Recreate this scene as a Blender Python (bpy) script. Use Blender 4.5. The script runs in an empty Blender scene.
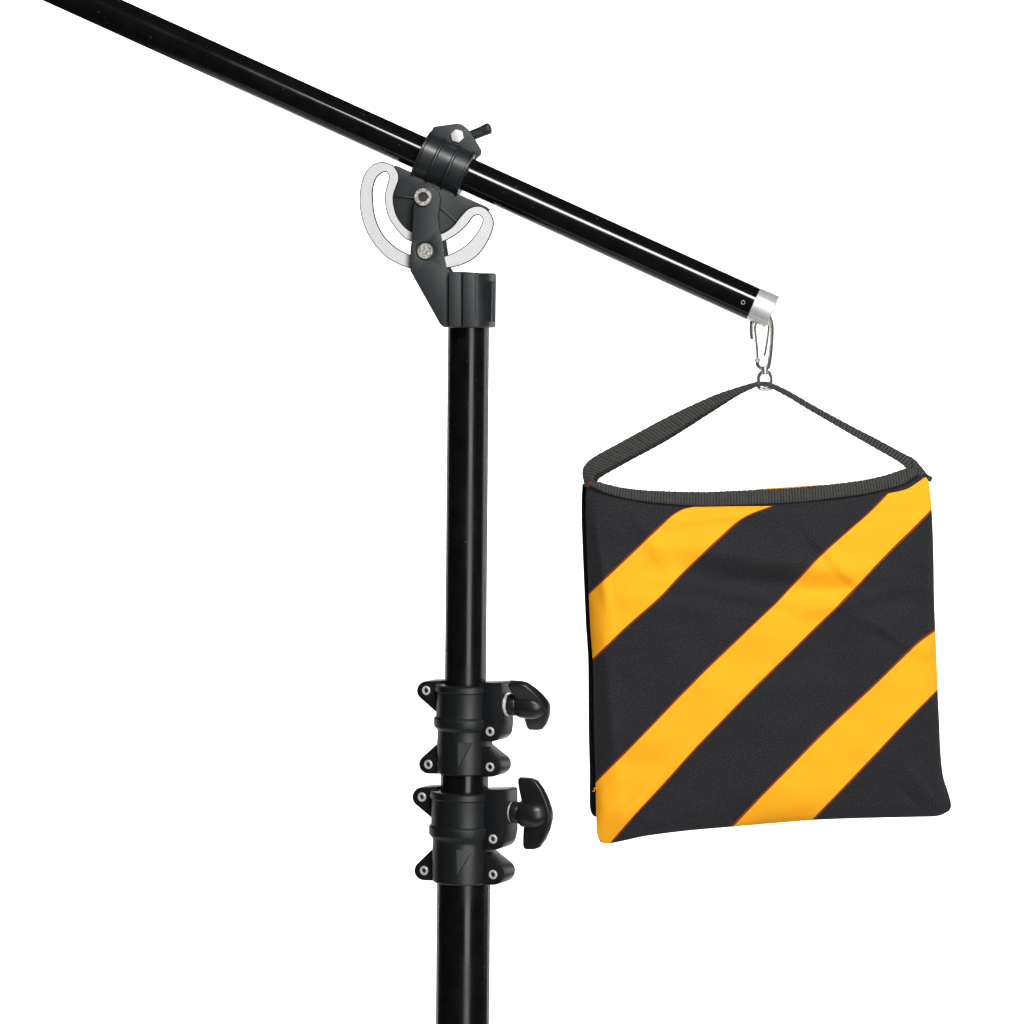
import bpy, bmesh, math, random
from mathutils import Vector, Matrix, noise
random.seed(4)
S = 0.001                      # everything is measured in millimetres, linked in metres
D = 3500.0                     # camera distance
CX, CR = 512.0, 300.0          # camera axis
scn = bpy.context.scene
COL = scn.collection
PI = math.pi

# ------------------------------------------------------------------ geometry helpers
CAM = Vector((0, -D, 1024 - CR))
def at(px, py, d=0.0):
    s = (D + d) / D
    return Vector(((px - CX) * s, d, (1024 - CR) - (py - CR) * s))
class Frame:
    def __init__(self, px, py, yaw, d=0.0):
        self.o = at(px, py, d); t = math.radians(yaw)
        self.x = Vector((math.cos(t), -math.sin(t), 0))
        self.y = Vector((math.sin(t), math.cos(t), 0))
        self.z = Vector((0, 0, 1))
    def hit(self, px, py, ly):                       # a point of the plane y = ly of this frame
        dr = at(px, py) - CAM
        k = (self.o + self.y * ly - CAM).dot(self.y) / dr.dot(self.y)
        return CAM + dr * k
    def P(self, x, y, z): return self.o + self.x * x + self.y * y + self.z * z

def cr(pts, n=8, closed=False):                       # Catmull-Rom
    out = []; N = len(pts)
    rng = N if closed else N - 1
    for i in range(rng):
        if closed: p = [pts[(i + k) % N] for k in (-1, 0, 1, 2)]
        else: p = [pts[max(0, min(N - 1, i + k))] for k in (-1, 0, 1, 2)]
        for j in range(n):
            t = j / n
            out.append(tuple(0.5 * (2*p[1][c] + (p[2][c]-p[0][c])*t + (2*p[0][c]-5*p[1][c]+4*p[2][c]-p[3][c])*t*t
                       + (3*p[1][c]-p[0][c]-3*p[2][c]+p[3][c])*t**3) for c in range(len(p[0]))))
    if not closed: out.append(tuple(pts[-1]))
    return out
def resample(pts, n):
    L = [0]
    for a, b in zip(pts, pts[1:]): L.append(L[-1] + math.dist(a, b))
    out = []; k = 0
    for i in range(n):
        s = L[-1] * i / (n - 1)
        while k < len(L) - 2 and L[k+1] < s: k += 1
        t = (s - L[k]) / max(1e-9, L[k+1] - L[k])
        out.append(tuple(pts[k][c] + (pts[k+1][c] - pts[k][c]) * t for c in range(len(pts[0]))))
    return out
def hull(pts):
    pts = sorted(set((round(a, 4), round(b, 4)) for a, b in pts))
    def half(ps):
        h = []
        for p in ps:
            while len(h) > 1 and (h[-1][0]-h[-2][0])*(p[1]-h[-2][1]) - (h[-1][1]-h[-2][1])*(p[0]-h[-2][0]) <= 0: h.pop()
            h.append(p)
        return h
    a = half(pts); b = half(pts[::-1])
    return a[:-1] + b[:-1]
def circ(cx, cy, r, n=28, a0=0): return [(cx + r*math.cos(a0 + 2*PI*i/n), cy + r*math.sin(a0 + 2*PI*i/n)) for i in range(n)]

def bevel_bm(bm, off, seg=2, ang=38):
    if off <= 0: return
    bm.normal_update()
    es = [e for e in bm.edges if len(e.link_faces) == 2 and e.calc_face_angle(0) > math.radians(ang)]
    if es: bmesh.ops.bevel(bm, geom=es, offset=off, segments=seg, profile=0.5, affect='EDGES', clamp_overlap=True)
def prism(bm, outer, fr, y0, th, bev=0.8, holes=(), seg=2):     # outline on the plane y=y0, extruded back by th
    b = bmesh.new()
    loops = [outer] + list(holes); edges = []
    for lp in loops:
        vs = [b.verts.new(fr.hit(x, y, y0)) for x, y in lp]
        for i in range(len(vs)): edges.append(b.edges.new((vs[i], vs[(i+1) % len(vs)])))
    if holes: bmesh.ops.triangle_fill(b, use_beauty=True, use_dissolve=False, edges=edges)
    else: b.faces.new(b.verts)
    geo = bmesh.ops.extrude_face_region(b, geom=b.faces[:])
    bmesh.ops.translate(b, vec=fr.y * th, verts=[v for v in geo['geom'] if isinstance(v, bmesh.types.BMVert)])
    bmesh.ops.recalc_face_normals(b, faces=b.faces)
    bevel_bm(b, bev, seg)
    merge(bm, b)
def merge(dst, src):
    me = bpy.data.meshes.new('scratch'); src.to_mesh(me); src.free(); dst.from_mesh(me); bpy.data.meshes.remove(me)
def lathe(bm, prof, o, ax, n=64, cap=True):            # prof: list of (t, r)
    b = bmesh.new(); ax = ax.normalized()
    u = ax.cross(Vector((0.13, 0.31, 0.94)))
    u.normalize(); w = ax.cross(u); rings = []
    for t, r in prof:
        if r < 1e-4: rings.append([b.verts.new(o + ax*t)])
        else: rings.append([b.verts.new(o + ax*t + (u*math.cos(2*PI*i/n) + w*math.sin(2*PI*i/n))*r) for i in range(n)])
    for A, B in zip(rings, rings[1:]):
        for i in range(n):
            j = (i+1) % n
            if len(A) == 1 and len(B) == 1: continue
            if len(A) == 1: b.faces.new((A[0], B[i], B[j]))
            elif len(B) == 1: b.faces.new((A[i], B[0], A[j]))
            else: b.faces.new((A[i], B[i], B[j], A[j]))
    if cap:
        for R in (rings[0], rings[-1]):
            if len(R) > 1: b.faces.new(R)
    bmesh.ops.recalc_face_normals(b, faces=b.faces)
    merge(bm, b)
def tube(bm, pts, r, n=12, closed=False, flat=1.0):    # swept wire through 3D points, r may be a list
    b = bmesh.new(); N = len(pts); pts = [Vector(p) for p in pts]
    rs = r if isinstance(r, (list, tuple)) else [r] * N
    rings = []; up = Vector((0, 1, 0))
    for i, p in enumerate(pts):
        a = pts[(i-1) % N] if closed or i > 0 else p
        c = pts[(i+1) % N] if closed or i < N-1 else p
        t = (c - a).normalized(); u = (up - t*up.dot(t))
        if u.length < 1e-3: u = Vector((1, 0, 0)) - t*t.x
        u.normalize(); w = t.cross(u)
        rings.append([b.verts.new(p + (u*math.cos(2*PI*k/n)*flat + w*math.sin(2*PI*k/n))*rs[i]) for k in range(n)])
    m = N if closed else N-1
    for i in range(m):
        A, B = rings[i], rings[(i+1) % N]
        for k in range(n): b.faces.new((A[k], B[k], B[(k+1) % n], A[(k+1) % n]))
    if not closed: b.faces.new(rings[0]); b.faces.new(rings[-1])
    bmesh.ops.recalc_face_normals(b, faces=b.faces)
    merge(bm, b)
def boxf(bm, fr, x0, x1, y0, y1, z0, z1, bev=0.8):
    b = bmesh.new()
    v = [b.verts.new(fr.P(x, y, z)) for x in (x0, x1) for y in (y0, y1) for z in (z0, z1)]
    for f in ((0,1,3,2), (4,6,7,5), (0,4,5,1), (2,3,7,6), (0,2,6,4), (1,5,7,3)): b.faces.new([v[i] for i in f])
    bmesh.ops.recalc_face_normals(b, faces=b.faces)
    bevel_bm(b, bev); merge(bm, b)

# ------------------------------------------------------------------ objects
def empty(name, loc, label, cat, group=None):
    o = bpy.data.objects.new(name, None); COL.objects.link(o); o.location = loc * S; o.empty_display_size = .05
    o['label'] = label; o['category'] = cat
    if group: o['group'] = group
    return o
ORG = {}
def obj(name, bm, mats, parent=None, label=None, sharp=35):
    root = parent
    while root is not None and root.parent: root = root.parent
    L = Vector(root.location) if root else Vector((0, 0, 0))
    bm.normal_update()
    for f in bm.faces: f.smooth = True
    for e in bm.edges:
        if len(e.link_faces) == 2 and e.calc_face_angle(0) > math.radians(sharp): e.smooth = False
    for v in bm.verts: v.co = v.co * S - L
    me = bpy.data.meshes.new(name); bm.to_mesh(me); bm.free()
    for m in (mats if isinstance(mats, (list, tuple)) else [mats]): me.materials.append(m)
    o = bpy.data.objects.new(name, me); COL.objects.link(o); o.parent = parent
    if label: o['label'] = label
    return o
def boolean(o, cutter_bm, op='DIFFERENCE'):
    root = o.parent
    while root is not None and root.parent: root = root.parent
    L = Vector(root.location)
    for v in cutter_bm.verts: v.co = v.co * S - L
    me = bpy.data.meshes.new('scratch'); cutter_bm.to_mesh(me); cutter_bm.free()
    c = bpy.data.objects.new('scratch', me); COL.objects.link(c); c.parent = o.parent
    c.parent = root
    m = o.modifiers.new('b', 'BOOLEAN'); m.object = c; m.operation = op; m.solver = 'EXACT'
    bpy.context.view_layer.update()
    dg = bpy.context.evaluated_depsgraph_get()
    nm = bpy.data.meshes.new_from_object(o.evaluated_get(dg)); o.modifiers.clear(); o.data = nm
    bpy.data.objects.remove(c)
    b = bmesh.new(); b.from_mesh(nm); b.normal_update()
    for f in b.faces: f.smooth = True
    for e in b.edges: e.smooth = not (len(e.link_faces) == 2 and e.calc_face_angle(0) > math.radians(32))
    b.to_mesh(nm); b.free()

# ------------------------------------------------------------------ materials
def mat(name, col, rough=0.5, metal=0.0, spec=0.5):
    m = bpy.data.materials.new(name); m.use_nodes = True
    p = m.node_tree.nodes['Principled BSDF']
    p.inputs['Base Color'].default_value = (*col, 1); p.inputs['Roughness'].default_value = rough
    p.inputs['Metallic'].default_value = metal; p.inputs['Specular IOR Level'].default_value = spec
    return m, m.node_tree, p
def N(nt, typ, **kw):
    n = nt.nodes.new(typ)
    for k, v in kw.items():
        if k in n.inputs: n.inputs[k].default_value = v
        else: setattr(n, k, v)
    return n
def noisy(nt, p, scale, c0, c1, lo, hi, bump=0, dist=0.0001, rough=None, detail=3, coord=None):
    tc = N(nt, 'ShaderNodeTexCoord')
    n = N(nt, 'ShaderNodeTexNoise', Scale=scale, Detail=detail)
    nt.links.new(tc.outputs['Object'], n.inputs['Vector'])
    r = N(nt, 'ShaderNodeValToRGB'); r.color_ramp.elements[0].position = lo; r.color_ramp.elements[1].position = hi
    r.color_ramp.elements[0].color = (*c0, 1); r.color_ramp.elements[1].color = (*c1, 1)
    nt.links.new(n.outputs['Fac'], r.inputs['Fac']); nt.links.new(r.outputs['Color'], p.inputs['Base Color'])
    if bump:
        b = N(nt, 'ShaderNodeBump', Strength=bump, Distance=dist)
        nt.links.new(n.outputs['Fac'], b.inputs['Height']); nt.links.new(b.outputs['Normal'], p.inputs['Normal'])
    if rough:
        n2 = N(nt, 'ShaderNodeTexNoise', Scale=rough[0], Detail=4)
        nt.links.new(tc.outputs['Object'], n2.inputs['Vector'])
        mr = N(nt, 'ShaderNodeMapRange'); mr.inputs['From Min'].default_value = .3; mr.inputs['From Max'].default_value = .7
        mr.inputs['To Min'].default_value = rough[1]; mr.inputs['To Max'].default_value = rough[2]
        nt.links.new(n2.outputs['Fac'], mr.inputs['Value']); nt.links.new(mr.outputs['Result'], p.inputs['Roughness'])
    return n
# glossy black lacquer of the tubes
M_TUBE, nt, p = mat('gloss_black_lacquer', (.004, .004, .005), .16, 0, .5)
noisy(nt, p, 60, (.0030, .0028, .0030), (.005, .005, .006), .3, .7, rough=(22, .17, .30))
p.inputs['Specular IOR Level'].default_value = .28
dt = N(nt, 'ShaderNodeTexNoise', Scale=210, Detail=2); dc = [n for n in nt.nodes if n.type == 'TEX_COORD'][0]; nt.links.new(dc.outputs['Object'], dt.inputs['Vector'])
dr = N(nt, 'ShaderNodeValToRGB'); dr.color_ramp.elements[0].position = .70; dr.color_ramp.elements[1].position = .76
nt.links.new(dt.outputs['Fac'], dr.inputs['Fac'])
dm = N(nt, 'ShaderNodeMix', data_type='RGBA'); dl = p.inputs['Base Color'].links[0].from_socket
nt.links.new(dr.outputs['Color'], dm.inputs[0]); nt.links.new(dl, dm.inputs[6]); dm.inputs[7].default_value = (.03, .031, .034, 1)
nt.links.new(dm.outputs[2], p.inputs['Base Color'])
M_BOOM = M_TUBE.copy(); M_BOOM.name = 'gloss_black_boom_lacquer'
for n in M_BOOM.node_tree.nodes:
    if n.type == 'MAP_RANGE': n.inputs['To Min'].default_value = .09; n.inputs['To Max'].default_value = .16
    if n.type == 'BSDF_PRINCIPLED': n.inputs['Specular IOR Level'].default_value = .42
# powder-coated casting
M_CAST, nt, p = mat('grained_black_casting', (.018, .021, .023), .5)
noisy(nt, p, 1100, (.0035, .0044, .005), (.0085, .0102, .0112), .3, .7, bump=.35, dist=.0004, rough=(900, .34, .52))
M_RING, nt, p = mat('satin_black_clamp', (.012, .013, .014), .38)
noisy(nt, p, 700, (.010, .011, .012), (.016, .018, .020), .3, .7, bump=.12, dist=.0003, rough=(60, .3, .45))
M_BRKT, nt, p = mat('matt_charcoal_bracket', (.03, .035, .037), .55)
noisy(nt, p, 900, (.010, .0125, .0135), (.020, .0245, .026), .3, .7, bump=.35, dist=.0004, rough=(700, .45, .65))
M_KNOB, nt, p = mat('black_nylon_knob', (.010, .010, .010), .36)
noisy(nt, p, 800, (.008, .008, .008), (.013, .013, .013), .3, .7, bump=.1, dist=.0003)
M_STEEL, nt, p = mat('bright_zinc_steel', (.8, .78, .74), .22, .92)
noisy(nt, p, 120, (.72, .70, .66), (.86, .85, .82), .3, .7)
M_SCREW, nt, p = mat('plated_screw_steel', (.85, .85, .83), .3, .45)
noisy(nt, p, 260, (.74, .74, .72), (.92, .92, .90), .3, .7)
M_PIN, nt, p = mat('dull_steel_pin', (.36, .35, .31), .55, .7)
noisy(nt, p, 420, (.16, .155, .14), (.55, .53, .48), .35, .62, bump=.4, dist=.0005)
M_HOLE, nt, p = mat('socket_shadow', (.03, .028, .025), .5, .6)
noisy(nt, p, 300, (.02, .02, .02), (.06, .055, .05), .3, .7)
M_ALU, nt, p = mat('brushed_aluminium', (.86, .86, .85), .42, .35)
tc = N(nt, 'ShaderNodeTexCoord'); mp = N(nt, 'ShaderNodeMapping'); mp.inputs['Scale'].default_value = (1, 1, 1)
n1 = N(nt, 'ShaderNodeTexNoise', Scale=900, Detail=3); nt.links.new(tc.outputs['Object'], n1.inputs['Vector'])
r1 = N(nt, 'ShaderNodeValToRGB'); r1.color_ramp.elements[0].position = .3; r1.color_ramp.elements[1].position = .62
r1.color_ramp.elements[0].color = (.62, .62, .60, 1); r1.color_ramp.elements[1].color = (.76, .76, .75, 1)
nt.links.new(n1.outputs['Fac'], r1.inputs['Fac']); nt.links.new(r1.outputs['Color'], p.inputs['Base Color'])
b1 = N(nt, 'ShaderNodeBump', Strength=.08, Distance=.0002); nt.links.new(n1.outputs['Fac'], b1.inputs['Height']); nt.links.new(b1.outputs['Normal'], p.inputs['Normal'])
M_CAP, nt, p = mat('satin_aluminium_cap', (.82, .82, .82), .3, .6)
noisy(nt, p, 200, (.76, .76, .77), (.88, .88, .88), .3, .7)
M_EDGE, nt, p = mat('painted_dark_chamfer', (.05, .05, .045), .5, .5)  # quadrant outline: the chamfer's dark reflection painted in as colour
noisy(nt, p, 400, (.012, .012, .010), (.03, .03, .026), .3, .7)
# woven fabrics
def fabric(name, c0, c1, per=1.5, rough=.85, sheen=.25, bump=.5, spec=.25):
    m, nt, p = mat(name, c0, rough, 0, spec)
    p.inputs['Sheen Weight'].default_value = sheen; p.inputs['Sheen Roughness'].default_value = .5
    uv = N(nt, 'ShaderNodeUVMap')
    k = 2*PI/per/ (2*PI) * 20
    w1 = N(nt, 'ShaderNodeTexWave', Scale=1.0, Distortion=1.2, Detail=2); w1.bands_direction = 'DIAGONAL'
    w1.inputs['Detail Scale'].default_value = 2
    sc = N(nt, 'ShaderNodeMapping'); sc.inputs['Scale'].default_value = (.5/per*.62, .5/per*.62, 1)
    nt.links.new(uv.outputs['UV'], sc.inputs['Vector']); nt.links.new(sc.outputs['Vector'], w1.inputs['Vector'])
    ns = N(nt, 'ShaderNodeTexNoise', Scale=1.0, Detail=3); s2 = N(nt, 'ShaderNodeMapping'); s2.inputs['Scale'].default_value = (.55/per*1.5, .55/per*1.5, 1)
    nt.links.new(uv.outputs['UV'], s2.inputs['Vector']); nt.links.new(s2.outputs['Vector'], ns.inputs['Vector'])
    mx = N(nt, 'ShaderNodeMath', operation='MULTIPLY_ADD'); mx.inputs[1].default_value = .22
    nt.links.new(w1.outputs['Fac'], mx.inputs[0]); nt.links.new(ns.outputs['Fac'], mx.inputs[2])
    r = N(nt, 'ShaderNodeValToRGB'); r.color_ramp.elements[0].position = .44; r.color_ramp.elements[1].position = .76
    r.color_ramp.elements[0].color = (*c0, 1); r.color_ramp.elements[1].color = (*c1, 1)
    nt.links.new(mx.outputs[0], r.inputs['Fac']); nt.links.new(r.outputs['Color'], p.inputs['Base Color'])
    b = N(nt, 'ShaderNodeBump', Strength=bump, Distance=.0006)
    nt.links.new(mx.outputs[0], b.inputs['Height']); nt.links.new(b.outputs['Normal'], p.inputs['Normal'])
    return m
M_BLACKCLOTH = fabric('black_woven_nylon', (.0015, .0016, .0022), (.025, .0245, .029), 1.15, .8, .08)
M_STRIPE = fabric('amber_hazard_cloth', (.98, .39, .010), (1.0, .445, .020), 1.1, .8, .0, .12, .1)
M_SEAM = fabric('rust_stitched_edge', (.16, .018, .002), (.32, .05, .004), 1.1, .8, .0, .2)
M_WEB, nt, p = mat('charcoal_webbing', (.05, .05, .05), .85, 0, .2)
uv = N(nt, 'ShaderNodeUVMap'); sx = N(nt, 'ShaderNodeSeparateXYZ'); nt.links.new(uv.outputs['UV'], sx.inputs[0])
tc = N(nt, 'ShaderNodeTexCoord'); ns = N(nt, 'ShaderNodeTexNoise', Scale=650, Detail=3); nt.links.new(tc.outputs['Object'], ns.inputs['Vector'])
ad = N(nt, 'ShaderNodeMath', operation='MULTIPLY_ADD'); ad.inputs[1].default_value = .5; nt.links.new(ns.outputs['Fac'], ad.inputs[0]); nt.links.new(sx.outputs[0], ad.inputs[2])
mu = N(nt, 'ShaderNodeMath', operation='MULTIPLY'); mu.inputs[1].default_value = PI; nt.links.new(ad.outputs[0], mu.inputs[0])
sn = N(nt, 'ShaderNodeMath', operation='SINE'); nt.links.new(mu.outputs[0], sn.inputs[0])
ab = N(nt, 'ShaderNodeMath', operation='ABSOLUTE'); nt.links.new(sn.outputs[0], ab.inputs[0])
rp = N(nt, 'ShaderNodeValToRGB'); rp.color_ramp.elements[0].position = .15; rp.color_ramp.elements[1].position = .75
rp.color_ramp.elements[0].color = (.010, .011, .010, 1); rp.color_ramp.elements[1].color = (.062, .064, .058, 1)
nt.links.new(ab.outputs[0], rp.inputs['Fac']); nt.links.new(rp.outputs['Color'], p.inputs['Base Color'])
bb = N(nt, 'ShaderNodeBump', Strength=.6, Distance=.0006); nt.links.new(ns.outputs['Fac'], bb.inputs['Height']); nt.links.new(bb.outputs['Normal'], p.inputs['Normal'])
M_CYC, nt, p = mat('white_paper_sweep', (.9, .9, .9), .9, 0, .0)
noisy(nt, p, 3, (.89, .89, .89), (.91, .91, .91), .3, .7)

# ------------------------------------------------------------------ setting: one white studio sweep
bm = bmesh.new(); prof = []
FZ = -1300.0; YW = 5200.0; R = 400.0
prof += [(-700, FZ), (YW - R, FZ)]
for i in range(1, 17): prof.append((YW - R + R*math.sin(PI/2*i/16), FZ + R - R*math.cos(PI/2*i/16)))
prof.append((YW, 2300))
rows = [[bm.verts.new((x, y, z)) for x in (-1900, 1900)] for y, z in prof]
for a, b in zip(rows, rows[1:]): bm.faces.new((a[0], a[1], b[1], b[0]))
bm.normal_update()
bk = obj('backdrop', bm, M_CYC); bk['kind'] = 'structure'

# ------------------------------------------------------------------ the boom stand
def pole_x(row): return 468.6 - (row - 330) * 0.0089
def pole_pt(row, d=0): return at(pole_x(row), row, d)
stand = empty('boom_stand', Vector((pole_pt(2200).x, 0, FZ)), 'black telescopic light stand with a tilted boom arm clamped on its head', 'light stand')
ax_pole = (pole_pt(300) - pole_pt(1000)).normalized()
def stand_tube(row0, row1, r, name='stand_tube', zbot=None):
    bm = bmesh.new(); a = pole_pt(row0); b = pole_pt(row1)
    if zbot is not None: b = a + ax_pole * ((zbot - a.z) / ax_pole.z)
    L = (a - b).length
    lathe(bm, [(0, r-.6), (.6, r), (L-.6, r), (L, r-.6)], b, ax_pole, 96)
    return obj(name, bm, M_TUBE, stand)
stand_tube(290, 720, 20.7); stand_tube(715, 830, 23.9); stand_tube(820, 2200, 26.8, zbot=FZ)

def hexscrew(parent, c, nrm, r=4.6, name='screw', mt=None):
    bm = bmesh.new()
    lathe(bm, [(-1.5, r), (1.0, r), (1.6, r-.5), (1.6, r*.58), (0.0, r*.52), (0.0, 0)], c, nrm, 32, False)
    o = obj(name, bm, [mt or M_SCREW, M_HOLE], parent)
    cl = c * S - Vector(stand.location)
    for f in o.data.polygons:
        fc = f.center - cl
        h = fc.dot(nrm) / S
        if (fc - nrm * fc.dot(nrm)).length / S < r*.50 and h < .4: f.material_index = 1
    return o

def collar(cx, r, rows, ears, flange, knob, tri, screws):
    """one locking collar: lathe body, ears, side flange; screws and knob are its sub-parts"""
    fr = Frame(cx, rows[0], 27)
    top, g1, g2, rid0, rid1, step, bot = rows
    o0 = at(cx, top); bm = bmesh.new()
    def t(row): return -(row - top)
    body = [(t(bot), r-3.8), (t(bot-1.5), r-2.6), (t(step+14), r-2.4), (t(step+3), r-3.0), (t(step), r-2.6), (t(rid1), r+.5), (t(rid1-1), r+.9), (t(rid0+1.2), r+1.0), (t(rid0), r+.2), (t(rid0-1.2), r-1.2),
            (t(g2+1), r-1.2), (t(g2), r-1.0), (t(g1), r+.3), (t(top+1.2), r+.2), (t(top), r-1.2)]
    lathe(bm, body, o0, ax_pole, 96)
    o = obj('locking_collar', bm, M_CAST, stand)
    # triangular recesses, really cut
    for tr, ty in tri:
        cb = bmesh.new(); f2 = Frame(cx, top, 0 if ty == 0 else 27)
        prism(cb, tr, f2, -r-8, 8 + 4.6 + (0 if ty == 0 else 1), 0)
        boolean(o, cb)
    bm = bmesh.new(); bm.from_mesh(o.data)
    L = Vector(stand.location)
    for v in bm.verts: v.co = (v.co + L) / S
    lathe(bm, [(t(bot-2), r-4.6), (t(step+2), r-4.7)], o0, ax_pole, 96)
    for (c, rr, extra, y0, th) in ears:
        prism(bm, hull(circ(c[0], c[1], rr) + extra), fr, y0, th, 1.1)
    prism(bm, flange[0], fr, -12.5, 25.5, 1.2)
    # slightly proud inner pad on the flange front face
    prism(bm, flange[1], fr, -13.3, 2, .6)
    bm.normal_update()
    for f in bm.faces: f.smooth = True
    for e in bm.edges: e.smooth = not (len(e.link_faces) == 2 and e.calc_face_angle(0) > math.radians(32))
    for v in bm.verts: v.co = v.co * S - L
    bm.to_mesh(o.data); bm.free()
    for (x, y, ly) in screws: hexscrew(o, fr.hit(x, y, ly), -fr.y)
    # knob
    (kx, kr, phi, R, hub) = knob; kr -= 1.2 + hub*8
    base = fr.o + fr.z * (-(kr - top))
    xk = (kx - cx) / math.cos(math.radians(27))
    kf = base + fr.x * xk
    bm = bmesh.new(); lathe(bm, [(-3, 8), (-2, 11.2), (0, 11.6), (1.1, 11.6), (1.4, 10.5), (3.5, 10), (3.6, 6)], kf, fr.x, 48)
    obj('washer', bm, M_SCREW, o)
    bm = bmesh.new()
    k = hub
    lathe(bm, [(3, 9.5), (3.5, 10.8), (11.5, 11.1), (12.5, 10.2)] + [(a, b*(1+hub)) for a, b in ((13.2, 11.6), (15, 12.7), (22, 13.3), (29, 13.1), (34, 11.9), (38.5, 9.2), (42, 5.2), (43.6, 2.4), (44, 0))], kf, fr.x, 64)
    ph = math.radians(phi)
    up = Vector((0, 0, 1)) * math.cos(ph) - fr.y * math.sin(ph)
    sd = fr.x.cross(up).normalized()
    prof = [(16, 0), (14.8, .30), (12.2, .62), (10.6, .86), (10.8, .95), (12.6, 1.0), (24.5, .99), (30.5, .93), (37, .70), (42, .42), (45, .15), (45.6, 0)]
    full = [(a, b*R) for a, b in prof] + [(a + (4 if a < 20 else 1.0)*bb, -b*R) for (a, b), bb in zip(prof[::-1][1:-1], [q[1] for q in prof[::-1][1:-1]])]
    b = bmesh.new()
    wd = lambda h: 5.6 - 1.6*abs(h)/R
    A = [b.verts.new(kf + fr.x*a + up*h + sd*wd(h)) for a, h in full]
    B = [b.verts.new(kf + fr.x*a + up*h - sd*wd(h)) for a, h in full]
    n = len(full)
    b.faces.new(A); b.faces.new(B[::-1])
    for i in range(n): b.faces.new((A[i], B[i], B[(i+1) % n], A[(i+1) % n]))
    bmesh.ops.recalc_face_normals(b, faces=b.faces)
    bevel_bm(b, 2.2, 3, 50)
    merge(bm, b)
    obj('wing_knob', bm, M_KNOB, o, sharp=60)
    return o

collar(465.3, 30.2, (684, 690.5, 691.5, 717, 726, 729.5, 773),
    [((426.2, 690.8), 9.7, [(440, 681), (440, 716)], -12, 24),
     ((428.3, 764.3), 9.6, [(441, 740), (441, 774)], -12, 24),
     ((490.0, 766.5), 10.6, [(479, 744), (479, 777)], -12, 24)],
    (hull([(477, 683), (500.5, 682.6), (502, 684), (502, 726)] + circ(490.5, 731, 10.8) + [(477, 741)]),
     hull([(484.5, 686), (498.6, 686), (498.6, 722)] + circ(489.5, 730, 9.0) + [(484.5, 738)])),
    (507.5, 703.0, 38, 31.5, 0),
    [([(458, 744.0), (473, 744.0), (458, 770)], 0), ([(444, 748), (446.5, 748), (450.5, 768), (450, 770)], 0)],
    [(426.4, 690.4, -12), (428.5, 764.4, -12), (490.2, 731.5, -13.3), (490.2, 767, -12)])
collar(463.8, 33.6, (790.5, 797, 798, 825, 834, 838, 881),
    [((422.0, 797.2), 10.0, [(436, 787), (436, 822)], -12, 24),
     ((424.0, 870.6), 10.0, [(436, 845), (436, 881)], -12, 24),
     ((493.0, 874.0), 11.2, [(480, 849), (480, 885)], -12, 25)],
    (hull([(478, 790), (504.5, 789.6), (506.5, 791.5), (506.5, 833)] + circ(493.6, 838.5, 11.6) + [(478, 850)]),
     hull([(486, 793), (503, 793), (503, 829)] + circ(492.4, 837.5, 9.8) + [(486, 846)])),
    (510.5, 810.5, 4, 36, .1),
    [([(456, 851.5), (473.5, 851.5), (457, 878)], 0), ([(440, 855), (443, 855), (448, 877), (447, 878)], 0)],
    [(422.1, 797, -12), (424.2, 870.5, -12), (493.2, 839, -13.3), (493.2, 874.5, -12)])

# ---- head: receiver, arm plates, quadrant, sector plate
HY = 5.0
H = Frame(468.8, 300, HY)
bm = bmesh.new()
top = at(469.6, 273.0)
lathe(bm, [(-54.5, 25.2), (-53.5, 26.6), (-1.3, 26.8), (0, 25.4), (0, 21), (-2, 20)], top, ax_pole, 80, False)
lathe(bm, [(-3.5, 0), (-3.5, 20.9)], top, ax_pole, 48, False)
obj('pole_socket', bm, M_RING, stand); bm = bmesh.new()
prism(bm, [(448.6, 271.8), (461.0, 271.4), (461.0, 326.8), (448.6, 326.8)], H, -33, 36, 1.0)
prism(bm, [(462.6, 271.6), (475.2, 272.4), (475.2, 327.2), (462.6, 327.2)], H, -34.5, 36, 1.0)
prism(bm, [(460, 275), (464, 275), (464, 325), (460, 325)], H, -28, 20, 0)
prism(bm, [(492.6, 281), (495.4, 281), (495.0, 322), (492.4, 322)], H, -17.5, 6, .5)
obj('socket_flange', bm, M_BRKT, stand)
arm = [(414.8, 196), (413.3, 212), (412, 238), (410.3, 248), (409.6, 266), (410.3, 271), (413.3, 276.5), (440.0, 324.2), (443.5, 326.9), (448.8, 327.2),
       (448.8, 272), (446, 268), (443.6, 256), (441.3, 240), (439, 227.5), (437.9, 216), (439.5, 207), (440.2, 199), (438.6, 192.5), (434.4, 188.2), (427, 186.5), (419, 188)]
# the bolt's D-shaped recess
rec = circ(425.5, 251.0, 9.6, 32)
rec = [(x - (1.5 if x < 421 and y < 251 else 0), y) for x, y in rec]
bm = bmesh.new(); prism(bm, arm, H, -25, 9, 1.0, holes=[rec]); prism(bm, hull(circ(425.5, 251, 10.5)), H, -22.8, 2, 0)
arm_o = obj('bracket_arm', bm, M_BRKT, stand)
bm = bmesh.new(); prism(bm, [(x + 4.5, y + .5) for x, y in arm], H, 10, 9, 1.0)
obj('bracket_arm', bm, M_BRKT, stand)
hexscrew(arm_o, H.hit(423, 197, -27), -H.y, 8.8, 'socket_bolt', M_PIN)
bm = bmesh.new(); lathe(bm, [(0, 0), (0, 5), (3, 7.6), (6.2, 8.0), (7.0, 7.3), (7.0, 0)], H.hit(425.7, 251.2, -20.5), -H.y, 40, False)
obj('pivot_pin', bm, M_PIN, arm_o)

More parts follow.
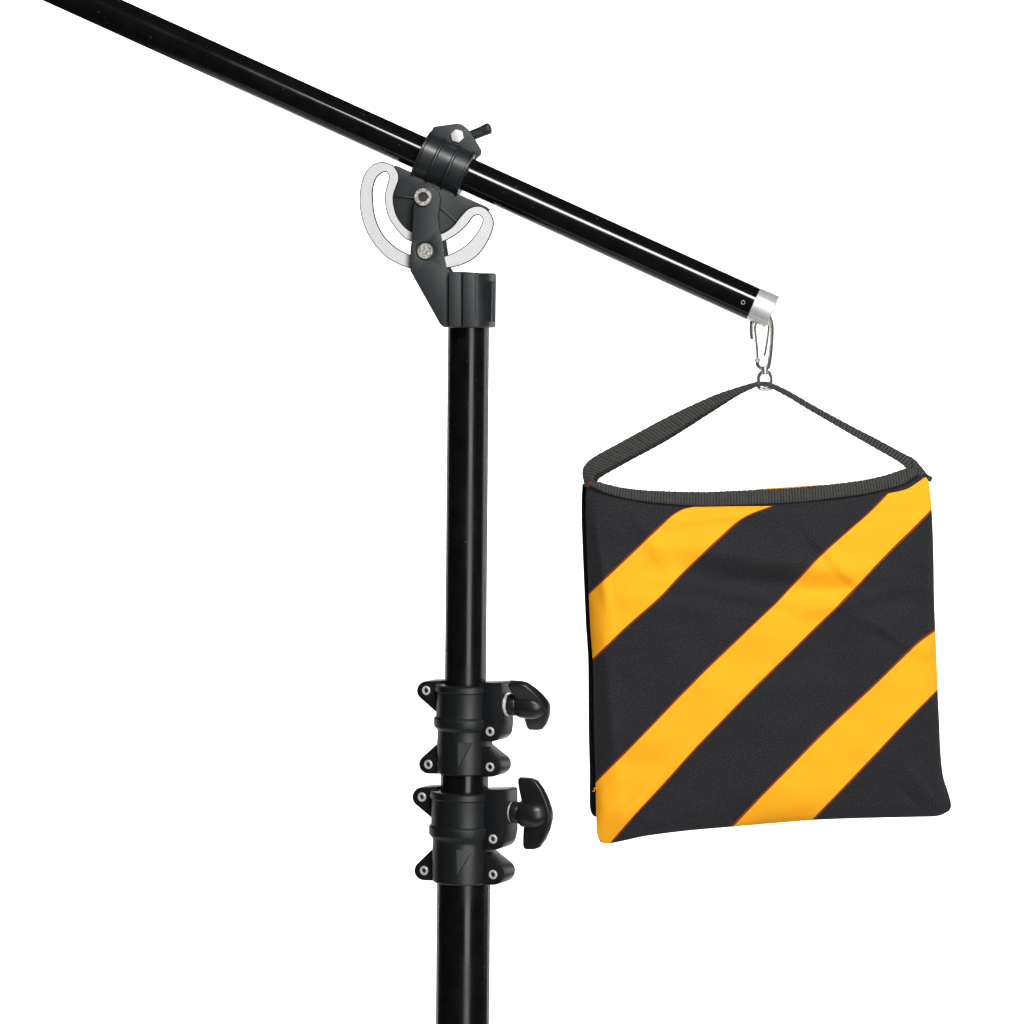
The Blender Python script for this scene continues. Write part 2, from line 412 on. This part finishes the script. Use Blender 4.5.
q_out = [(392, 164.6), (381, 161.8), (372.8, 164.4), (366, 171.2), (361.9, 180.5), (359.5, 194.7), (360.2, 211), (364.6, 227.5), (372.8, 242.6), (385, 256.3), (398.8, 264.5), (412, 269), (428, 270.8),
         (446, 268.5), (462, 264.8), (476.8, 256.3), (487.7, 241.6), (493.4, 227), (492.6, 217.2), (486.5, 208.9), (478, 205.7), (468, 208.7), (459.7, 217.2), (452.3, 226.4), (441.5, 233.2), (427, 235.2),
         (411.8, 231.2), (404.3, 226), (397.5, 216.6), (394.2, 206), (393.6, 196), (396.4, 187), (398.9, 179.7), (398, 172)]
slot = [(383.8, 172.2), (377, 177.4), (373.2, 187.5), (372.9, 199), (375.1, 216.6), (382.4, 233.4), (393.4, 245.3), (404.3, 252.2), (415, 256), (428, 257.6), (443.8, 256), (454.8, 251.8), (467, 244), (476.8, 232.6), (482.2, 221.5),
        (481.2, 217), (477.6, 215.2), (472.6, 217.4), (467, 225), (457.2, 234), (442.6, 242.0), (427, 244.2), (411, 241.6), (401.6, 235.4), (390.6, 221.6), (385.6, 208.4), (384.8, 194.7), (387.0, 184.5), (388.6, 178.3), (387.4, 173.6)]
bm = bmesh.new()
prism(bm, cr(q_out, 5, True), H, -13.5, 4.0, 1.0, holes=[cr(slot, 5, True)], seg=1)
qo = obj('slotted_quadrant', bm, [M_ALU, M_EDGE], stand)
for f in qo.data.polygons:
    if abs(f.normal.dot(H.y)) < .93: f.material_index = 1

sector = [(394.5, 165.2), (398, 166.2), (412, 172.5), (440, 186), (486, 206.5), (490, 210), (478, 214), (466, 212.5), (461.5, 217.5), (455, 226), (444, 235.5), (428, 238), (411, 234),
          (400, 226), (393.5, 215.5), (390.5, 204), (390.6, 195), (393, 186), (395, 178), (395, 171)]
bm = bmesh.new()
prism(bm, sector, H, -9.4, 12, .8)
sec_o = obj('sector_plate', bm, M_BRKT, stand)
bm = bmesh.new()
for (a, b_, w) in (((394, 195.8), (416, 198.2), .8), ((438.5, 206.5), (457.5, 222.5), .8), ((434.5, 182.5), (432.8, 192), .7)):
    dx, dy = b_[0]-a[0], b_[1]-a[1]; l = math.hypot(dx, dy); nx, ny = -dy/l*w, dx/l*w
    prism(bm, [(a[0]+nx, a[1]+ny), (b_[0]+nx, b_[1]+ny), (b_[0]-nx, b_[1]-ny), (a[0]-nx, a[1]-ny)], H, -11.4, 4, .5)
obj('rib', bm, M_RING, sec_o)

# ---- the boom arm
def bp(px, ly=0): return H.hit(px, (px - 82) * 0.4530, ly)
A = bp(-560); B = bp(753.2)
ax_b = (B - A).normalized()
bm = bmesh.new(); L = (B - A).length
lathe(bm, [(0, 16.2), (.8, 17.0), (L, 17.0)], A, ax_b, 96, False)
lathe(bm, [(0, 16.2), (0, 0)], A, ax_b, 48, False)
boom = obj('boom_tube', bm, M_BOOM, stand)
bm = bmesh.new()
lathe(bm, [(-4, 16.8), (0, 17.0), (.4, 17.6), (20.2, 17.6), (20.9, 17.1), (20.9, 14.6), (17, 14.2), (16, 0)], B, ax_b, 72, False)
obj('end_cap', bm, M_CAP, boom)
# tiny rivet eyelet beside the cap
pc = bp(744.5); n_r = (at(743.2, 302.6, pc.y - 17) - pc); n_r = n_r - ax_b*n_r.dot(ax_b); n_r.normalize()
bm = bmesh.new(); lathe(bm, [(16.2, 2.3), (17.2, 2.2), (17.35, 1.8), (17.15, 1.4), (16.8, 1.2)], pc, n_r, 24, False)
obj('rivet', bm, M_PIN, boom)

# ---- boom clamp
c0 = bp(421.2); c1 = bp(467.6); L = (c1 - c0).length
bm = bmesh.new()
def rim(t0): return [(t0-2.0, 24.4), (t0-1.2, 25.7), (t0-.2, 25.9), (t0+.8, 25.6), (t0+1.6, 24.4)]
lathe(bm, [(0, 17.4), (0, 25.0), (.8, 26.0), (2.4, 26.0), (3.2, 24.6)] + rim(L*.34) + rim(L*.66) + [(L-3.2, 24.6), (L-2.4, 26.0), (L-.8, 26.0), (L, 25.0), (L, 17.4)], c0, ax_b, 96, False)
ring = obj('boom_clamp', bm, M_RING, stand)
bm = bmesh.new()
lug = [(432.3, 128.2), (434.4, 126.4), (457.5, 123.3), (461.5, 124.2), (466.5, 128.0), (471, 133), (479, 147), (478.4, 151), (473, 156), (466, 158), (440, 147), (430, 140)]
holeb = []
prism(bm, lug, H, -9.5, 8, .9)
prism(bm, [(x + 2.2, y + 3.4) for x, y in lug], H, .8, 8.5, .9)
obj('clamp_lug', bm, M_BRKT, ring)
bm = bmesh.new()
hexa = circ(457.1, 135.9, 7.0, 6, .3)
prism(bm, hexa, H, -12.6, 4, .8)
obj('clamp_bolt', bm, M_ALU, ring)
bm = bmesh.new()
pts = [H.hit(x, y, ly) for x, y, ly in cr([(461, 139, 16), (468, 137, 16), (474, 134.6, 15), (481, 131.8, 14), (487, 129.2, 13), (491, 127.8, 12.5)], 4)]
n = len(pts); rs = [6.0 - .7*math.sin(PI*min(1, i/(n*.85))) for i in range(n)]; rs[-1] = 3.0; rs[-2] = 4.8; rs[-3] = 5.6
tube(bm, pts, rs, 18)
prism(bm, [(469.4, 136.4), (486, 129.8), (486.5, 131.2), (470, 138)], H, 8.6, 3, .5)
lathe(bm, [(0, 8.5), (12, 8.5), (14, 6), (14, 0)], H.hit(457.5, 137.5, 8.8), H.y, 32)
obj('wing_nut', bm, M_BRKT, ring)

# ------------------------------------------------------------------ snap hook
HD = B.y - 3                       # depth of the hanging gear, under the boom's end
hook = empty('snap_hook', at(764, 388, HD), 'small silver swivel snap hook clipped under the end of the boom', 'hook')
bm = bmesh.new()
pth = cr([(764.6, 369.5), (768.4, 366.5), (770.2, 358), (771.6, 344), (772.2, 330), (771.4, 322), (768.5, 317), (762, 314.5), (755.5, 316.5), (752.2, 321.5), (751.4, 329), (752.0, 336), (752.4, 339.5)], 6)
tube(bm, [at(x, y, HD) for x, y in pth], [2.35]*(len(pth)-2) + [1.9, 1.2], 12, flat=1.5)
pth = cr([(764.6, 369.5), (760.5, 368), (757.8, 364.5), (757.6, 360)], 6)
tube(bm, [at(x, y, HD) for x, y in pth], 2.2, 12, flat=1.5)
lathe(bm, [(0, 3.4), (.8, 4.6), (3.6, 4.6), (4.6, 3.4), (5.2, 3), (8.5, 3)], at(764.7, 366.2, HD), Vector((0, 0, -1)), 24)
obj('hook_body', bm, M_STEEL, hook)
bm = bmesh.new()
pth = cr([(757.6, 360), (757.2, 350), (756.0, 338), (755.2, 327), (757.5, 320.5)], 6)
tube(bm, [at(x, y, HD-3) for x, y in pth], 1.35, 10)
pth = cr([(764.2, 356.0), (765.6, 350), (767.6, 338), (768.6, 327), (767.0, 320.5)], 6)
tube(bm, [at(x, y, HD-3.2) for x, y in pth], 1.35, 10)
gate = obj('gate', bm, M_STEEL, hook)
bm = bmesh.new(); lathe(bm, [(0, 2.9), (2, 2.9), (2.6, 2.2), (2.8, 0)], at(757.6, 360.2, HD-3.5), Vector((0, -1, 0)), 20)
obj('rivet', bm, M_PIN, hook)
bm = bmesh.new()
pth = [(758.6, 384), (758.8, 377), (761, 373), (765, 371.6), (769, 373), (771, 377), (771.2, 384)]
pth = cr(pth, 5) + cr([(771.2, 384), (770.4, 388.4), (765, 389.2), (759.6, 388.4), (758.6, 384)], 5)[1:-1]
tube(bm, [at(x, y, HD-7.5) for x, y in pth], 2.0, 12, closed=True, flat=1.6)
lathe(bm, [(0, 3.6), (3, 4.2), (4, 3)], at(764.9, 370.5, HD-7.5), Vector((0, 0, -1)), 20)
obj('swivel_eye', bm, M_STEEL, hook)

# ------------------------------------------------------------------ sandbag
BD = HD + 4
bag = empty('sandbag', at(762, 845, BD), 'black fabric sandbag with three diagonal amber stripes hanging from the hook', 'sandbag')
def uvset(bm, fn):
    l = bm.loops.layers.uv.new('UVMap')
    for f in bm.faces:
        for lp in f.loops: lp[l].uv = fn(lp.vert)
class Coons:
    def __init__(self, left, right, bottom, top, n=160):     # left/right bottom->top, bottom/top left->right
        self.c = [resample(p, n) for p in (left, right, bottom, top)]; self.n = n
    def e(self, k, t):
        t = max(0, min(1, t)) * (self.n-1); i = min(self.n-2, int(t)); f = t - i
        a, b = self.c[k][i], self.c[k][i+1]; return (a[0]+(b[0]-a[0])*f, a[1]+(b[1]-a[1])*f)
    def __call__(self, u, v):
        L, R_, B_, T = self.e(0, v), self.e(1, v), self.e(2, u), self.e(3, u)
        p00, p10, p01, p11 = self.c[2][0], self.c[2][-1], self.c[3][0], self.c[3][-1]
        return tuple((1-u)*L[k]+u*R_[k]+(1-v)*B_[k]+v*T[k]-((1-u)*(1-v)*p00[k]+u*(1-v)*p10[k]+(1-u)*v*p01[k]+u*v*p11[k]) for k in (0, 1))
    def inv(self, x, y):
        u = v = .5
        x0, x1 = 590, 936; y0, y1 = 830, 495
        u = (x-x0)/(x1-x0); v = (y-y0)/(y1-y0)
        for _ in range(9):
            u = max(0, min(1, u)); v = max(0, min(1, v))
            p = self(u, v); h = .004
            uu = u+h if u < .99 else u-h; vv = v+h if v < .99 else v-h
            a = self(uu, v); b = self(u, vv)
            du = ((a[0]-p[0])/(uu-u), (a[1]-p[1])/(uu-u)); dv = ((b[0]-p[0])/(vv-v), (b[1]-p[1])/(vv-v))
            rx, ry = x-p[0], y-p[1]; det = du[0]*dv[1]-du[1]*dv[0]
            u += (rx*dv[1]-ry*dv[0])/det; v += (du[0]*ry-du[1]*rx)/det
        return max(0, min(1, u)), max(0, min(1, v))
left = [(600.5, 842), (596.8, 832), (596.0, 800), (595.6, 782), (594.2, 740), (593.6, 700), (592.8, 661), (590.6, 630), (588.6, 590), (586.6, 545), (585.6, 510), (586.5, 486)]
right = [(949.0, 811), (951.3, 805.0), (947.5, 790), (943, 775), (940.5, 750), (939.2, 720), (937.6, 687), (936.0, 645), (934.3, 600), (933.7, 560), (932.4, 520), (930.2, 492), (927.5, 474)]
bottom = [(600.5, 842), (608, 843.7), (625, 840.5), (646.2, 836), (685, 831), (726, 827.3), (770, 823.3), (813.7, 820), (870, 818), (915, 817), (938, 816), (949.0, 811)]
topc = [(586.5, 486), (600, 486.5), (616, 491), (640, 495.5), (665, 498), (703, 499), (741, 498), (798.5, 495), (855.6, 489), (893, 480.5), (910, 474.5), (927.5, 474)]
PATCH = Coons(cr(left, 6), cr(right, 6), cr(bottom, 6), cr(topc, 6))
def sat(d, w): return 1 - math.exp(-max(0, d)/w)
def fold(x, y, x0, y0, ang, ln, wd, amp):
    a = math.radians(ang); dx, dy = x-x0, y-y0
    s = dx*math.cos(a)+dy*math.sin(a); t = -dx*math.sin(a)+dy*math.cos(a)
    return 1.55*amp*math.exp(-(s/ln)**2-(t/wd)**2)
def depth(u, v, side=-1, mid=0, B_=15):
    x, y = PATCH(u, v)
    g = sat(u*345, 11)*sat((1-u)*345, 11)*sat(v*335, 12)*sat((1-v)*335, 34)
    w = noise.noise(Vector((x*.012, y*.016, side*3.1)))*3.4 + noise.noise(Vector((x*.035+y*.012, y*.04, 7+side)))*1.3
    w += fold(x, y, 770, 560, 8, 120, 11, 2.6) - fold(x, y, 760, 583, 6, 110, 11, 2.4) + fold(x, y, 850, 600, -12, 70, 8, 1.6)
    w += fold(x, y, 640, 520, 60, 60, 9, 1.8) - fold(x, y, 900, 525, -60, 50, 9, 1.2) + fold(x, y, 905, 640, 28, 40, 6, 2.0)
    w += fold(x, y, 925, 790, 55, 26, 5, 1.5) - fold(x, y, 912, 800, 45, 22, 5, 1.2) + fold(x, y, 640, 800, -50, 46, 8, 1.8)
    w += fold(x, y, 690, 520, -8, 80, 7, 1.2) + fold(x, y, 610, 700, 85, 90, 8, 1.4)
    w += fold(x, y, 835, 560, 48, 46, 6, 1.6) - fold(x, y, 720, 600, 10, 90, 9, 1.3) + fold(x, y, 908, 640, 35, 14, 3.5, -1.8) + fold(x, y, 600, 560, 80, 60, 6, 1.6) + fold(x, y, 760, 512, -4, 90, 6, 1.5)
    return mid + side*(B_*g + 1.7*w*min(1, g*1.3))
FM = BD - 16; BM = BD + 12           # mid-planes of the front and the back pouch
def surf(u, v, side=-1, mid=FM, B_=15, ox=0, oy=0):
    x, y = PATCH(u, v)
    if ox: x -= 2.8*(1-v)**2*(1-u); y -= 24*(1-v)**3*(1-u)**2
    return at(x+ox, y+oy*(1-.72*abs(2*u-1)**5), depth(u, v, side, mid, B_))
def pouch(mid, B_, ox, oy, xs=1.0):
    bm = bmesh.new(); NU, NV = 150, 150; G = {}
    ease = lambda t: .5 - .5*math.cos(PI*t)
    for side in (-1, 1):
        for i in range(NU+1):
            for j in range(NV+1):
                u, v = i/NU, j/NV; u = .35*ease(u)+.65*u; v = .35*ease(v)+.65*v
                key = (i, j, 0) if i in (0, NU) or j in (0, NV) else (i, j, side)
                if key not in G: G[key] = bm.verts.new(surf(u, v, side, mid, B_, ox, oy))
        g = lambda i, j: G.get((i, j, 0)) or G[(i, j, side)]
        for i in range(NU):
            for j in range(NV):
                q = (g(i, j), g(i+1, j), g(i+1, j+1), g(i, j+1))
                bm.faces.new(q if side < 0 else q[::-1])
    uvset(bm, lambda v: (v.co.x, v.co.z))
    return bm
obj('pouch', pouch(FM, 15, 0, 0), M_BLACKCLOTH, bag)
obj('pouch', pouch(BM, 12, -4.2, -7.0), M_BLACKCLOTH, bag, 'rear black pouch just showing behind the left edge')

def stripe(L_, R_, B_, T_, side=-1, mid=FM, bul=15, ox=0, oy=0, nu=150, nv=26):
    """u runs along B_ / T_ (the long edges), v across"""
    pc = Coons(L_, R_, B_, T_); bm = bmesh.new(); G = []
    vs = [0, .035] + [.035 + .93*k/(nv-1) for k in range(1, nv)] + [1]
    offs = .75
    for i in range(nu+1):
        row = []
        for k, v in enumerate(vs):
            x, y = pc(i/nu, v); u_, v_ = PATCH.inv(x, y)
            u_ = max(.0015, min(.9985, u_)); v_ = max(.0015, min(.9985, v_))
            p = surf(u_, v_, side, mid, bul, ox, oy)
            h = .003
            a = surf(min(1, u_+h), v_, side, mid, bul, ox, oy) - surf(max(0, u_-h), v_, side, mid, bul, ox, oy)
            b = surf(u_, min(1, v_+h), side, mid, bul, ox, oy) - surf(u_, max(0, v_-h), side, mid, bul, ox, oy)
            n = a.cross(b).normalized()
            if n.y * side < 0: n = -n
            o = .25 if k in (0, len(vs)-1) else offs
            # faint stitched groove near both long edges
            if k in (4, len(vs)-5): o -= .35
            row.append(bm.verts.new(p + n*o))
        G.append(row)
    for i in range(nu):
        for k in range(len(vs)-1):
            q = (G[i][k], G[i+1][k], G[i+1][k+1], G[i][k+1])
            f = bm.faces.new(q); f.material_index = 1 if k in (0, len(vs)-2) else 0
    bm.normal_update()
    if sum(f.normal.y for f in bm.faces) * side < 0: bmesh.ops.reverse_faces(bm, faces=bm.faces)
    uvset(bm, lambda v: (v.co.x, v.co.z))
    return bm
sA = dict(B_=cr([(593.4, 661), (627, 628), (660, 599), (684, 573.5), (722, 537.6), (739, 522.3), (752, 514.5), (774, 506.5)], 6),
          T_=cr([(588.7, 592.5), (610, 572.5), (640, 544), (661.4, 523.6), (672, 514.5), (681.5, 509.3), (692, 507)], 6),
          L_=[(593.4, 661), (591, 630), (588.7, 592.5)], R_=[(774, 506.5), (735, 506.8), (692, 507)])
sB = dict(B_=cr([(612, 843), (637, 814), (665, 784), (695, 750.5), (722, 722.6), (752, 692), (783, 661.6), (815, 630), (846, 600), (880, 563.5), (912.7, 531), (931.7, 511.5)], 6),
          T_=cr([(596, 780.5), (608, 768.2), (646, 730), (678, 696.5), (710.9, 663.5), (745, 631), (777.5, 600), (800, 575.5), (821.3, 553.6), (845, 532.5), (867, 513.3), (886, 494)], 6),
          L_=cr([(612, 843), (604.5, 842.6), (599.5, 838.5), (597.2, 830), (596.2, 805), (596, 780.5)], 5), R_=cr([(931.7, 511.5), (929.8, 492), (926.5, 477.5), (919, 481.5), (906, 489.5), (886, 494)], 5))
sC = dict(B_=cr([(813.7, 820), (845, 788), (874.6, 757), (905, 724.5), (937.6, 691)], 6),
          T_=cr([(729.5, 827.1), (756, 799.5), (783.3, 772), (810, 744.5), (836.6, 718.5), (878, 680), (914.6, 644.2), (935.2, 628.4)], 6),
          L_=[(813.7, 820), (770, 823.4), (729.5, 827.1)], R_=[(937.6, 691), (936.6, 660), (935.2, 628.4)])
obj('stripe', stripe(**sA), [M_STRIPE, M_SEAM], bag)
obj('stripe', stripe(**sB), [M_STRIPE, M_SEAM], bag)
obj('stripe', stripe(**sC), [M_STRIPE, M_SEAM], bag)
# the rear pouch carries the same bands on its far face; one comes up to its top edge
for s in (sA, sB, sC): obj('stripe', stripe(side=1, mid=BM, bul=12, ox=-4.2, oy=-6.5, nu=70, nv=12, **s), [M_STRIPE, M_SEAM], bag)
ss = dict(B_=[(752, 512), (821, 509)], T_=[(757, 499), (823, 494.6)], L_=[(752, 512), (757, 499)], R_=[(821, 509), (823, 494.6)])
obj('stripe', stripe(side=-1, mid=BM, bul=12, ox=0, oy=-10.0, nu=30, nv=10, **ss), [M_STRIPE, M_SEAM], bag)

def band(upper, lower, dep, thick, step=.55, rib=3.6, amp=.45, cols=10, front_only=False):
    """woven strap between two outlines; ribs across it are real ridges"""
    up, lo = cr(upper, 8), cr(lower, 8)
    ln = sum(math.dist(a, b) for a, b in zip(up, up[1:])); n = int(ln/step)
    up, lo = resample(up, n), resample(lo, n); bm = bmesh.new(); rings = []; us = []
    for i in range(n):
        s = i/(n-1); ring = []
        rr = abs(math.sin(PI*i*step/rib))**.6
        edge = .35*math.sin(PI*i*step/rib*1.0) + .3*noise.noise(Vector((i*.05, 3, 1)))
        for k in range(cols*2):
            a = 2*PI*(k+.5)/(cols*2)
            cxx = math.cos(a); syy = math.sin(a)
            pw = lambda q, e: math.copysign(abs(q)**e, q)
            t = .5 - .5*pw(cxx, .75)          # 0 = upper edge, 1 = lower edge
            x = up[i][0]+(lo[i][0]-up[i][0])*t; y = up[i][1]+(lo[i][1]-up[i][1])*t + (edge*.5 if abs(cxx) > .9 else 0)
            d = dep(s, t) - pw(syy, .45)*(thick/2 + amp*(rr-.5)*(1 if abs(cxx) < .97 else .2))
            ring.append(bm.verts.new(at(x, y, d)))
        rings.append(ring); us.append(i*step/rib)
    m = cols*2
    for i in range(n-1):
        for k in range(m): bm.faces.new((rings[i][k], rings[i][(k+1) % m], rings[i+1][(k+1) % m], rings[i+1][k]))
    bm.faces.new(rings[0]); bm.faces.new(rings[-1])
    bmesh.ops.recalc_face_normals(bm, faces=bm.faces)
    um = {}
    for i, rg in enumerate(rings):
        for k, v in enumerate(rg): um[v] = (us[i], k/(cols*2))
    uvset(bm, lambda v: um[v])
    return bm
# hem binding on the front pouch's top edge
hu = [(590, 482.5), (599, 481.8), (608, 484.2), (631, 488.8), (665, 491), (703, 491.7), (741.4, 490.2), (798.5, 487.2), (855.6, 481), (885, 475), (905, 468.5), (918, 468)]
hl = [(590, 486), (597, 489.5), (608, 494), (631, 499.8), (665, 504), (703, 506), (741, 505.2), (798.5, 502.4), (855.6, 495.6), (885, 489.5), (904, 484.0), (918, 474.5)]
bm = band(hu, hl, lambda s, t: FM - 1 - 2.4*t, 7.5, rib=2.9, amp=.9)
obj('hem_binding', bm, M_WEB, bag)
# carrying strap: left half broad and face on, right half twisted narrow
au = [(584.6, 487), (583.2, 480), (582.2, 473), (584, 466), (592.8, 457.4), (619.5, 442.6), (665.2, 417.8), (710.9, 396.4), (738, 387), (752.8, 382.6), (758, 381.6), (764, 381.4), (771, 382.5), (790, 391.5), (815, 406), (850, 425), (880, 440.5), (905, 454), (914, 458.5), (921, 466), (926, 472)]
al = [(597, 487), (594.5, 480.5), (594, 477), (596, 474), (604, 470.5), (620.8, 461.4), (661, 440), (706, 412), (737, 394.5), (752.8, 387.6), (758, 386.2), (764, 386.8), (771, 388.4), (790, 398.5), (808, 409.5), (850, 434), (876, 449), (897, 461), (906, 468), (914, 475), (919, 477)]
bm = band(au, al, lambda s, t: HD - 8 + abs(s-.52)*-6 - 4*t*(1-s), 2.6, rib=3.6, amp=1.1)
obj('carrying_strap', bm, M_WEB, bag)
# rear ply of the strap, just below the front one
bu = [(588, 480), (591.5, 473), (606, 468.5), (621, 459), (661, 437), (706, 411), (737, 393), (757, 384.5)]
bl = [(597, 483.5), (599.5, 478.7), (610, 472), (633.5, 459.0), (668, 440.2), (710, 413.6), (739, 395.2), (757, 386.8)]
bm = band(bu, bl, lambda s, t: HD - 3, 2.2, rib=3.9, amp=.5)
obj('strap_ply', bm, M_WEB, bag)
# folded strap end at the right corner, edge tab and a burst stitch at the left one
bm = band([(914, 460), (921, 468), (928, 474.5), (933, 477.2)], [(912, 470), (919, 475.5), (926, 480), (931, 482.4)], lambda s, t: FM - 4 + 10*s, 3, rib=3, amp=.3)
obj('strap_end', bm, M_WEB, bag)
bm = bmesh.new()
for (x, y, r) in ((590.4, 482.6, 1.5), (589.0, 484.6, 1.1)):
    bmesh.ops.create_icosphere(bm, subdivisions=2, radius=r, matrix=Matrix.Translation(at(x, y, FM - 9)))
uvset(bm, lambda v: (v.co.x, v.co.z))
obj('bar_tack', bm, M_SEAM, bag)

bm = bmesh.new()
tube(bm, [at(x, y, FM - 2) for x, y in cr([(596.6, 788.5), (594.2, 788.0), (594.6, 790.6), (592.4, 791.4)], 4)], .35, 6)
uvset(bm, lambda v: (v.co.x, v.co.z)); obj('loose_thread', bm, M_STRIPE, bag)
# ------------------------------------------------------------------ light
def area(name, loc, target, sx, sy, power, col=(1, 1, 1)):
    l = bpy.data.lights.new(name, 'AREA'); l.shape = 'RECTANGLE'; l.size = sx; l.size_y = sy; l.energy = power; l.color = col
    o = bpy.data.objects.new(name, l); COL.objects.link(o); o.location = loc
    o.rotation_euler = (Vector(target) - Vector(loc)).to_track_quat('-Z', 'Y').to_euler(); return o
area('key_softbox', (1.0, -3.2, .35), (.0, 0, .35), 1.15, 2.6, 72)
area('top_softbox', (.6, -2.6, 2.6), (.2, 0, .5), 1.3, .7, 98)
area('added_rim_light', (2.6, 1.1, .8), (0, 0, .4), 1.1, 2.2, 24)  # unseen lamp, added to brighten the collars' right side faces
for x in (-1.2, 1.2): area('backdrop_lamp', (x, 3.5, 3.0), (x*.75, 5.2, .4), 1.6, .4, 110)
for x in (-3.0, 3.0): area('backdrop_lamp', (x, 3.4, -.1), (x*.1, 5.2, .1), .4, 2.2, 110)
w = bpy.data.worlds.new('World'); scn.world = w; w.use_nodes = True
w.node_tree.nodes['Background'].inputs['Color'].default_value = (1, 1, 1, 1)
w.node_tree.nodes['Background'].inputs['Strength'].default_value = .02

# ------------------------------------------------------------------ camera
cd = bpy.data.cameras.new('camera'); cam = bpy.data.objects.new('camera', cd); COL.objects.link(cam)
cam.location = CAM * S; cam.rotation_euler = (PI/2, 0, 0)
cd.sensor_width = 36; cd.lens = 36 * D / 1024; cd.shift_y = -(512 - CR) / 1024; cd.clip_start = .05; cd.clip_end = 100
scn.camera = cam
scn.view_settings.view_transform = 'Standard'; scn.view_settings.look = 'None'
scn.view_settings.exposure = 0; scn.view_settings.gamma = 1; scn.view_settings.use_curve_mapping = False
